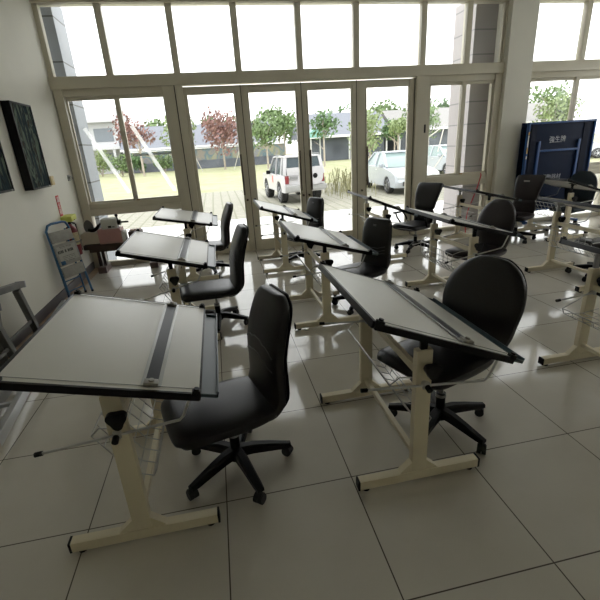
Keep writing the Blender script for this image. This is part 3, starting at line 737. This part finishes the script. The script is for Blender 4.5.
# cars
carwhite = mat('car_white', (.52, .51, .52), .25, coat=.5); carsilver = mat('car_silver_white', (.46, .49, .53), .25, coat=.5); cargl = mat('car_window', (.07, .09, .10), .08)
cargl2 = mat('car_window_pale', (.22, .29, .28), .08)
tyre = mat('tyre', (.02, .02, .02), .8); lamp_r = mat('tail_lamp', (.22, .03, .035), .25); lamp_w = mat('head_lamp', (.65, .68, .70), .1); cbump = mat('bumper_grey', (.34, .34, .33), .5)
def wheels(r, xs, ys, rad, w):
    for X in xs:
        for Y in ys:
            m = MB(); s_ = 1 if X > 0 else -1
            a0, a1 = X-w/2*s_, X+w/2*s_
            m.rings([[Vector((x, Y+rr*math.cos(2*PI*k/24), rad+rr*math.sin(2*PI*k/24))) for k in range(24)] for x, rr in ((a0, rad*.6), (a0, rad*.93), (a0+.03*s_, rad), (a1-.03*s_, rad), (a1, rad*.93), (a1, rad*.66))])
            wh = m.build('wheel', tyre, r)
            m = MB(); m.rings([[Vector((x, Y+rr*math.cos(2*PI*k/24), rad+rr*math.sin(2*PI*k/24))) for k in range(24)] for x, rr in ((a1-.01*s_, rad*.66), (a1+.004*s_, rad*.62), (a1-.02*s_, rad*.52), (a1-.02*s_, rad*.2), (a1+.01*s_, rad*.14))])
            for q in range(5):
                t = 2*PI*q/5; m.bar((a1-.008*s_, Y+rad*.15*math.cos(t), rad+rad*.15*math.sin(t)), (a1-.008*s_, Y+rad*.6*math.cos(t), rad+rad*.6*math.sin(t)), .05, .02)
            m.build('rim', alu, wh)
def arch_profile(front, rear, wy, rad, z0, topline):
    """closed side profile (y, z) : bottom with wheel arches from front to rear, then topline back"""
    P = [(front, z0)]
    for c in wy:
        for i in range(9):
            a = PI - PI*i/8
            P.append((c+rad*math.cos(a)*(1 if wy[0] < wy[-1] else -1), max(z0, z0+rad*math.sin(a)*1.0)))
    P.append((rear, z0)); P += topline
    return P
def loft_x(prof, hw, tuck=.06, n=3):
    """side profile extruded over the width with softened flanks"""
    m = MB(); cy = sum(p[0] for p in prof)/len(prof); cz = sum(p[1] for p in prof)/len(prof)
    def ringat(x, s_): return [Vector((x, cy+(p[0]-cy)*s_, cz+(p[1]-cz)*(s_ if p[1] > cz else 1))) for p in prof]
    m.rings([ringat(-hw, .965), ringat(-hw+tuck*.35, .985), ringat(-hw+tuck, 1), ringat(hw-tuck, 1), ringat(hw-tuck*.35, .985), ringat(hw, .965)])
    return m

# white off-road car, local -y is its rear
def make_jeep(loc, rz):
    r = thing('offroad_car', 'white short off-road car parked on the lawn seen from its rear left', 'car', loc, rz)
    prof = arch_profile(-.75, 2.9, [0., 2.2], .40, .42, [(2.92, .80), (2.80, .98), (1.75, 1.04), (-.72, 1.04), (-.78, .72)])
    loft_x(prof, .79).build('body', carwhite, r)
    # cabin
    m = MB(); hw0, hw1 = .74, .64
    base = [(-.70, 1.03), (1.72, 1.03), (1.05, 1.64), (-.58, 1.64)]
    def cab(pts, grow=0.):
        mm = MB(); v = []
        for s_ in (-1, 1):
            for (y, z) in pts: v.append((s_*((hw0 if z < 1.3 else hw1)+grow), y, z))
        mm.add(v, [(3, 2, 1, 0), (4, 5, 6, 7), (0, 1, 5, 4), (1, 2, 6, 5), (2, 3, 7, 6), (3, 0, 4, 7)]); return mm
    cab(base).build('window_band', cargl, r)
    m = MB(); m.box((0, .23, 1.655), (1.34, 1.72, .05), bev=.02); m.build('roof', carwhite, r)
    m = MB()
    for s_ in (-1, 1):
        for (ya, yb) in ((-.71, -.59), (.55, .50), (1.70, 1.04)):
            m.bar((s_*.745, ya, 1.03), (s_*.65, yb, 1.64), .07 if ya > 0 else .12, .05, up=(0, 1, 0))
        m.bar((s_*.745, -.25, 1.03), (s_*.65, -.22, 1.64), .16, .05, up=(1, 0, 0))
    m.build('pillars', carwhite, r)
    m = MB(); m.box((0, -.72, 1.15), (1.3, .04, .28), bev=.01); m.build('tailgate_top', carwhite, r)
    m = MB(); m.box((0, -.86, .58), (1.56, .16, .20), bev=.03); m.build('rear_bumper', cbump, r)
    for s_ in (-1, 1):
        MB().box((s_*.68, -.785, .88), (.14, .04, .28), bev=.01).build('tail_lamp', lamp_r, r)
        m = MB(); m.box((s_*.86, 1.35, 1.08), (.16, .08, .14), bev=.02); m.build('mirror', blackp, r)
        MB().bar((s_*.72, -.4, 1.72), (s_*.72-.14*s_, 1.0, 1.72), .03, .03).build('roof_rail', darksteel, r)
    m = MB(); m.cyl((.34, -.80, .98), (.34, -.96, .98), .30, 26); sp = m.build('spare_wheel', tyre, r)
    MB().cyl((.34, -.79, .98), (.34, -.985, .98), .31, 26).build('spare_cover', carwhite, sp); MB().cyl((.34, -.984, .98), (.34, -.99, .98), .09, 16).build('spare_emblem', blackp, sp)
    MB().box((-.42, -.80, .94), (.30, .02, .10)).build('number_plate', mat('plate_dark_text', (.22, .22, .22), .5), r)
    MB().box((-.795, .95, .84), (.008, .14, .26), bev=.002).build('door_emblem', mat('emblem_red', (.55, .12, .10), .5), r)
    wheels(r, (-.66, .66), (0., 2.2), .37, .26)
    return r
make_jeep((2.86, 15.0, ZG), math.radians(6)).scale = (.93, .93, .93)

def make_sedan(loc, rz, label, grp=None, glassm=cargl2):
    # local -y is the front
    r = thing('saloon_car', label, 'car', loc, rz, grp)
    prof = arch_profile(-.85, 3.35, [0., 2.5], .37, .26, [(3.40, .62), (3.28, .93), (2.5, .95), (.55, .93), (-.40, .82), (-.80, .70), (-.93, .45)])
    loft_x(prof, .84, tuck=.12).build('body', carsilver, r)
    pts = [(2.75, .93), (.25, .91), (.98, 1.40), (2.05, 1.42)]
    m = MB(); v = []
    for s_ in (-1, 1):
        for (y, z) in pts: v.append((s_*(.76 if z < 1.2 else .60), y, z))
    m.add(v, [(3, 2, 1, 0), (4, 5, 6, 7), (0, 1, 5, 4), (1, 2, 6, 5), (2, 3, 7, 6), (3, 0, 4, 7)]); m.build('window_band', glassm, r)
    m = MB(); m.box((0, 1.52, 1.425), (1.22, 1.16, .05), bev=.022); m.build('roof', carsilver, r)
    m = MB()
    for s_ in (-1, 1):
        for (ya, yb) in ((.25, .98), (1.50, 1.47), (2.75, 2.05)): m.bar((s_*.765, ya, .92), (s_*.61, yb, 1.415), .07, .05, up=(0, 1, 0))
    m.build('pillars', carsilver, r)
    for s_ in (-1, 1):
        MB().box((s_*.60, -.83, .64), (.34, .14, .13), bev=.03).build('head_lamp', lamp_w, r)
        MB().box((s_*.86, .62, .98), (.18, .10, .12), bev=.03).build('mirror', carsilver, r)
        MB().box((s_*.845, 1.2, .82), (.01, .16, .03)).build('door_handle', alu, r)
    MB().box((0, -.93, .40), (1.2, .05, .16), bev=.02).build('grille', mat('grille_dark', (.06, .06, .06), .5), r)
    MB().box((0, -.935, .60), (.5, .06, .09), bev=.02).build('upper_grille', MATS['grille_dark'], r)
    wheels(r, (-.74, .74), (0., 2.5), .31, .20)
    return r
make_sedan((7.02, 14.95, ZG), math.radians(-2), 'white saloon car parked facing the right glass door')
make_sedan((12.15, 19.9, ZG), math.radians(8), 'white car half hidden behind the sash of the right window')
make_sedan((24.0, 24.0, ZG), math.radians(60), 'pale car seen past the right edge of the table tennis table', glassm=cargl)

# buildings at the far side of the lawn
def shed(x0, x1, y, d, h, rh, label, roofm, wallm, opening=True):
    r = thing('shed', label, 'building', (0, 0, ZG))
    MB().box(((x0+x1)/2, y+d/2, h/2), (x1-x0, d, h)).build('wall', wallm, r, smooth=False)
    m = MB(); m.prism([(y-.8, h-.05), (y-.8, h+.1), (y+d/2, h+rh), (y+d+.8, h+.1), (y+d+.8, h-.05)], 'x', x0-.6, x1+.6); m.build('roof', roofm, r, smooth=False)
    MB().box(((x0+x1)/2, y-.85, h+.02), (x1-x0+1.2, .12, .24)).build('gutter', mat('gutter_white', (.75, .75, .75), .5), r, smooth=False)
    n = max(2, int((x1-x0)/3.2))
    for i in range(n+1):
        xx = x0+(x1-x0)*i/n; MB().box((xx, y-.7, h/2), (.14, .14, h)).build('post', mat('post_grey', (.55, .55, .54), .6), r, smooth=False)
    return r
roofg = mat('roof_blue_grey', (.17, .18, .21), .6, var=.06); dkwall = mat('dark_shed_wall', (.10, .11, .13), .8, var=.35, vscale=.5)
shed(-9.5, 7.0, 52.5, 7, 2.35, 2.6, 'long low shed with a blue grey roof beyond the painted fence', roofg, dkwall)
shed(10.5, 19.2, 47.5, 7, 2.5, 2.6, 'low open shed with a grey roof behind the jeep', roofg, dkwall)
shed(21.0, 42.0, 48.0, 7, 2.7, 2.4, 'dark walled shed behind the white saloon car', mat('roof_pale', (.24, .23, .22), .6, var=.08), dkwall)
# painted fence
r = thing('painted_fence', 'low fence painted with a colourful mural over a dark slate base', 'fence', (0, 0, ZG))
mural = ramp_mat('mural_paint', [(.20, .21, .23), (.28, .24, .20), (.12, .19, .23), (.32, .30, .19), (.24, .25, .29), (.22, .15, .14)], .55, .8, detail=5, distortion=1.)
MB().box((-.6, 50.0, .45), (17.5, .25, .9)).build('slate_base', mat('slate', (.13, .14, .17), .8, var=.3, vscale=.8), r, smooth=False)
MB().box((-.6, 50.0, 1.5), (17.5, .2, 1.2)).build('mural_panel', mural, r, smooth=False)
MB().box((-.6, 50.0, 2.15), (17.7, .4, .1)).build('coping', mat('gutter_white', (.75, .75, .75), .5), r, smooth=False)
# white school block at left
r = thing('school_building', 'white two storey building with dark windows beyond the left window', 'building', (0, 0, ZG))
whitew = mat('white_render', (.50, .50, .51), .7); wind = mat('far_window', (.16, .18, .20), .3)
MB().box((-19.0, 58, 3.6), (17, 8, 7.2)).build('wall', whitew, r, smooth=False)
MB().box((-19.0, 53.4, 2.75), (17.6, 1.6, .28)).build('canopy', whitew, r, smooth=False)
MB().box((-19.0, 53.6, 5.6), (17.4, 1.2, .2)).build('ledge', whitew, r, smooth=False)
for i in range(6):
    for z, h in ((4.2, 1.4), (1.4, 1.7)):
        MB().box((-26.2+i*2.85, 53.98, z), (2.0, .1, h)).build('window', wind, r, smooth=False)
for i in range(6): MB().box((-27.4+i*3.3, 52.8, 1.35), (.3, .3, 2.7)).build('column', whitew, r, smooth=False)

r = thing('pavilion', 'open shelter with a pale teal roof just right of the centre door seam', 'shelter', (9.95, 43.0, ZG))
m = MB(); m.prism([(-1.0, 2.45), (1.0, 2.45), (1.0, 2.55), (0, 3.3), (-1.0, 2.55)], 'y', -1.0, 1.0); m.build('roof', mat('teal_roof', (.20, .40, .36), .5), r, smooth=False)
for xx in (-.85, .85):
    for yy in (-.85, .85): MB().box((xx, yy, 1.23), (.1, .1, 2.46)).build('post', mat('post_grey', (.55, .55, .54), .6), r, smooth=False)
# trees and shrubs
def foliage(c, rad, n, size, flat=1., seed=0):
    rnd = random.Random(seed); m = MB()
    lobes = [(Vector((rnd.uniform(-.55, .55)*rad, rnd.uniform(-.55, .55)*rad, rnd.uniform(-.45, .5)*rad*flat)), rad*rnd.uniform(.35, .6)) for _ in range(9)]
    for i in range(n):
        o, lr = lobes[i % len(lobes)]
        d = Vector((rnd.gauss(0, 1), rnd.gauss(0, 1), rnd.gauss(0, 1))).normalized()
        p = Vector(c) + o + d*lr*rnd.uniform(.55, 1.05)
        nrm = (d + Vector((rnd.gauss(0, .6), rnd.gauss(0, .6), rnd.gauss(0, .6)))).normalized()
        a = nrm.orthogonal().normalized(); bb = nrm.cross(a); s_ = size*rnd.uniform(.6, 1.3)
        a = a*s_; bb = bb*s_*.55
        m.add([p-a, p-bb, p+a, p+bb], [(0, 1, 2, 3)])
    return m
leafs = {'green': mat('leaf_green', (.15, .22, .09), .7, var=.4, vscale=1.3), 'pale': mat('leaf_pale_green', (.22, .28, .12), .7, var=.35, vscale=1.3), 'red': mat('leaf_rusty_red', (.24, .13, .115), .7, var=.35, vscale=1.3),
         'dark': mat('leaf_dark_green', (.09, .16, .06), .7, var=.4, vscale=1.3), 'yellow': mat('leaf_yellow_green', (.28, .26, .12), .7, var=.3, vscale=1.3)}
bark = mat('bark_pale', (.38, .33, .28), .9, var=.2, vscale=4)
def tree(x, y, h, rad, kind, label, n=900, size=.16, lean=0., seed=1, flat=.8, grp='trees across the lawn', low=.35):
    r = thing('tree', label, 'tree', (x, y, ZG), 0, grp)
    rnd = random.Random(seed); m = MB(); top = Vector((lean, 0, h-rad*.6*flat))
    tr = .035+.012*h
    m.tube([(0, 0, 0), (lean*.3, 0, top.z*.4), (lean*.7, .05, top.z*.75), top], [tr, tr*.8, tr*.55, tr*.25], 8)
    for i in range(6):
        t = rnd.uniform(low, .9); p = Vector((lean*t, 0, top.z*t)); a = rnd.uniform(0, 2*PI); q = p + Vector((math.cos(a)*rad*.7, math.sin(a)*rad*.7, rad*.55))
        m.tube([p, p.lerp(q, .5)+Vector((0, 0, .08)), q], [tr*.4, tr*.28, tr*.12], 6)
    m.build('trunk', bark, r)
    foliage((lean, 0, h-rad*flat), rad, n, size, flat, seed).build('crown', leafs[kind], r, smooth=False)
    return r
tree(1.0, 44.0, 5.6, 2.6, 'red', 'rusty red leaved tree in front of the painted fence', 1500, .17, seed=3)
tree(-3.0, 46.0, 5.4, 2.0, 'pale', 'pale green tree just right of the window post', 1000, .17, seed=5)
tree(-6.5, 42.0, 5.5, 2.0, 'red', 'reddish tree seen through the right sash of the left window', 900, .16, seed=8)
tree(4.7, 38.8, 4.6, 1.8, 'green', 'green tree left of the jeep roof', 1100, .16, seed=11)
tree(7.3, 44.6, 5.2, 1.6, 'green', 'green tree right behind the jeep', 1100, .17, seed=13)
tree(3.9, 47.2, 4.4, 1.2, 'yellow', 'thin yellowish tree at the end of the painted fence', 500, .14, seed=14)
tree(9.2, 36.0, 4.3, 1.3, 'dark', 'dark green tree right of the centre door seam', 700, .14, seed=17)
tree(9.8, 28.0, 4.2, 1.5, 'pale', 'slender pale tree beside the weeds', 700, .13, lean=.3, seed=19, flat=1.2)
tree(8.2, 22.0, 3.6, 1.1, 'pale', 'thin pale trunked tree next to the right door stile', 500, .11, lean=-.25, seed=21, flat=1.2)
tree(15.4, 35.0, 3.7, 1.2, 'pale', 'bright green small tree above the saloon car', 800, .13, seed=23)
tree(20.0, 40.0, 5.2, 2.1, 'green', 'broad green tree seen through the right window', 1200, .17, seed=25)
tree(16.8, 39.0, 3.6, 1.3, 'dark', 'low dark green tree left in the right window', 700, .15, seed=27)
tree(38.0, 44.0, 6.0, 3.0, 'pale', 'pale tree beyond the table tennis table', 900, .22, seed=29)
def shrub(x, y, h, rad, kind, label, n=600, seed=1):
    r = thing('shrub', label, 'shrub', (x, y, ZG), 0, 'shrubs at the lawn edge')
    m = MB(); rnd = random.Random(seed)
    for i in range(5):
        a = rnd.uniform(0, 2*PI); m.tube([(0, 0, 0), (math.cos(a)*rad*.5, math.sin(a)*rad*.5, h*.7)], [.04, .012], 6)
    m.build('stem', bark, r); foliage((0, 0, h*.52), rad, n, .13, min(1, h/(2*rad)*.9), seed).build('leaves', leafs[kind], r, smooth=False)
for i, (x, y, h, rd, k, lb) in enumerate([(-14.0, 43.6, 2.7, 1.5, 'green', 'tall green shrub left of the tape strip'), (-11.4, 47.4, 3.0, 1.5, 'pale', 'pale shrub under the white canopy in the left sash'), (-8.9, 44.6, 2.3, 1.2, 'green', 'green shrub beside the window mullion'),
        (-17.0, 47, 2.6, 1.5, 'red', 'reddish shrub beside the grey pillar'), (-7.7, 48.2, 2.0, 1.1, 'dark', 'low dark shrub right of the window mullion'), (-5.2, 47.5, 2.2, 1.2, 'green', 'rounded shrub before the left end of the painted fence')]):
    shrub(x, y, h, rd, k, lb, 700, 40+i)
for i, (x, y, h, k, lb) in enumerate([(-34, 68, 7.5, 'dark', 'tall dark tree behind the white building'), (-7.5, 66, 7.0, 'green', 'tall tree behind the left end of the long shed'), (1.5, 67, 6.6, 'dark', 'tall dark tree behind the middle of the long shed'), (10, 66, 7.2, 'green', 'tall green tree behind the gap between the sheds'),
        (18.5, 64, 7.0, 'dark', 'tall dark tree behind the open shed'), (27, 66, 7.6, 'green', 'tall green tree behind the dark walled shed'), (37, 66, 7.4, 'dark', 'tall dark tree far behind the right window'), (52, 62, 8., 'green', 'tall green tree behind the table tennis table')]):
    tree(x, y, h, 3.9, k, lb, 1500, .30, seed=60+i, flat=.75, grp='tall trees behind the sheds')
# staked supports for the young trees
stake = mat('stake_wood', (.55, .52, .46), .8)
def stakes(x, y, label):
    m = MB()
    m.tube([(x-.8, y, ZG), (x, y, 1.9)], .035, 6); m.tube([(x+.8, y, ZG), (x, y+.1, 1.9)], .035, 6); m.tube([(x-.05, y+.05, 1.9), (x+.05, y+.05, 1.9)], .06, 6)
    tag(m.build('tree_stakes', stake), label, 'stakes', 'wooden tree stakes')
stakes(-2.0, 43.0, 'pale tripod stakes under the pale green tree'); stakes(2.6, 42.5, 'pale stakes before the right end of the painted fence')
m = MB(); m.tube([(8.05, 16.0, ZG), (9.85, 16.1, 2.15)], .022, 6); m.tube([(8.75, 16.05, 1.2), (8.95, 16.0, 2.2)], .022, 6); m.tube([(8.2, 16.3, 1.6), (8.9, 16.1, 2.1)], .022, 6)
tag(m.build('leaning_poles', stake), 'thin pale poles leaning together outside the right window', 'poles')
# weeds by the doors : nobody could count the blades
rnd = random.Random(5); m = MB()
for i in range(260):
    x, y = min(5.85, max(4.1, rnd.gauss(4.95, .45))), rnd.gauss(16.6, 1.0); h = rnd.uniform(.15, .95)*math.exp(-((x-4.95)/1.2)**2); a = rnd.uniform(0, 2*PI); d = Vector((math.cos(a), math.sin(a), 0))
    p = Vector((x, y, ZG)); q = p + d*h*.35 + Vector((0, 0, h)); w = Vector((-d.y, d.x, 0))*.007
    m.add([p-w, p+w, q+w*2.2, q-w*2.2], [(0, 1, 2, 3)])
    if i % 3 == 0:
        u = Vector((rnd.uniform(-.06, .06), rnd.uniform(-.06, .06), .05)); m.add([q-u, q+w*5, q+u, q-w*5], [(0, 1, 2, 3)])
tag(m.build('weeds', mat('dry_weed', (.27, .26, .14), .8, var=.3, vscale=5), smooth=False), 'dry tangled weeds growing right of the jeep', 'weeds', kind='stuff')

# ------------------------------------------------------------------ light, world, camera
w = bpy.data.worlds.new('World'); sc.world = w; w.use_nodes = True
bg = w.node_tree.nodes['Background']; bg.inputs['Color'].default_value = (.985, .98, .985, 1); bg.inputs['Strength'].default_value = 1.0

f, pitch, roll, yaw = 412.961744, .360027273, -.0628436689, .173954995
cy, sy, cp, sp, c_, s_ = math.cos(yaw), math.sin(yaw), math.cos(pitch), math.sin(pitch), math.cos(roll), math.sin(roll)
fwd = Vector((sy*cp, cy*cp, -sp)); r0 = Vector((cy, -sy, 0)); u0 = r0.cross(fwd)
right = c_*r0 + s_*u0; up = -s_*r0 + c_*u0
cam = bpy.data.cameras.new('Camera'); co = bpy.data.objects.new('Camera', cam); C.objects.link(co)
M4 = Matrix((right, up, -fwd)).transposed().to_4x4(); M4.translation = Vector((0, 0, 1.8)); co.matrix_world = M4
cam.sensor_width = 36; cam.sensor_fit = 'HORIZONTAL'; cam.lens = f/600*36; cam.clip_start = .02; cam.clip_end = 500
sc.camera = co
vs = sc.view_settings; vs.view_transform = 'Standard'; vs.look = 'None'; vs.gamma = 1; vs.use_curve_mapping = False; vs.exposure = 1.8
cy_ = sc.cycles
cy_.use_denoising = True; cy_.max_bounces = 12; cy_.diffuse_bounces = 6; cy_.glossy_bounces = 5; cy_.transparent_max_bounces = 12; cy_.sample_clamp_indirect = 8
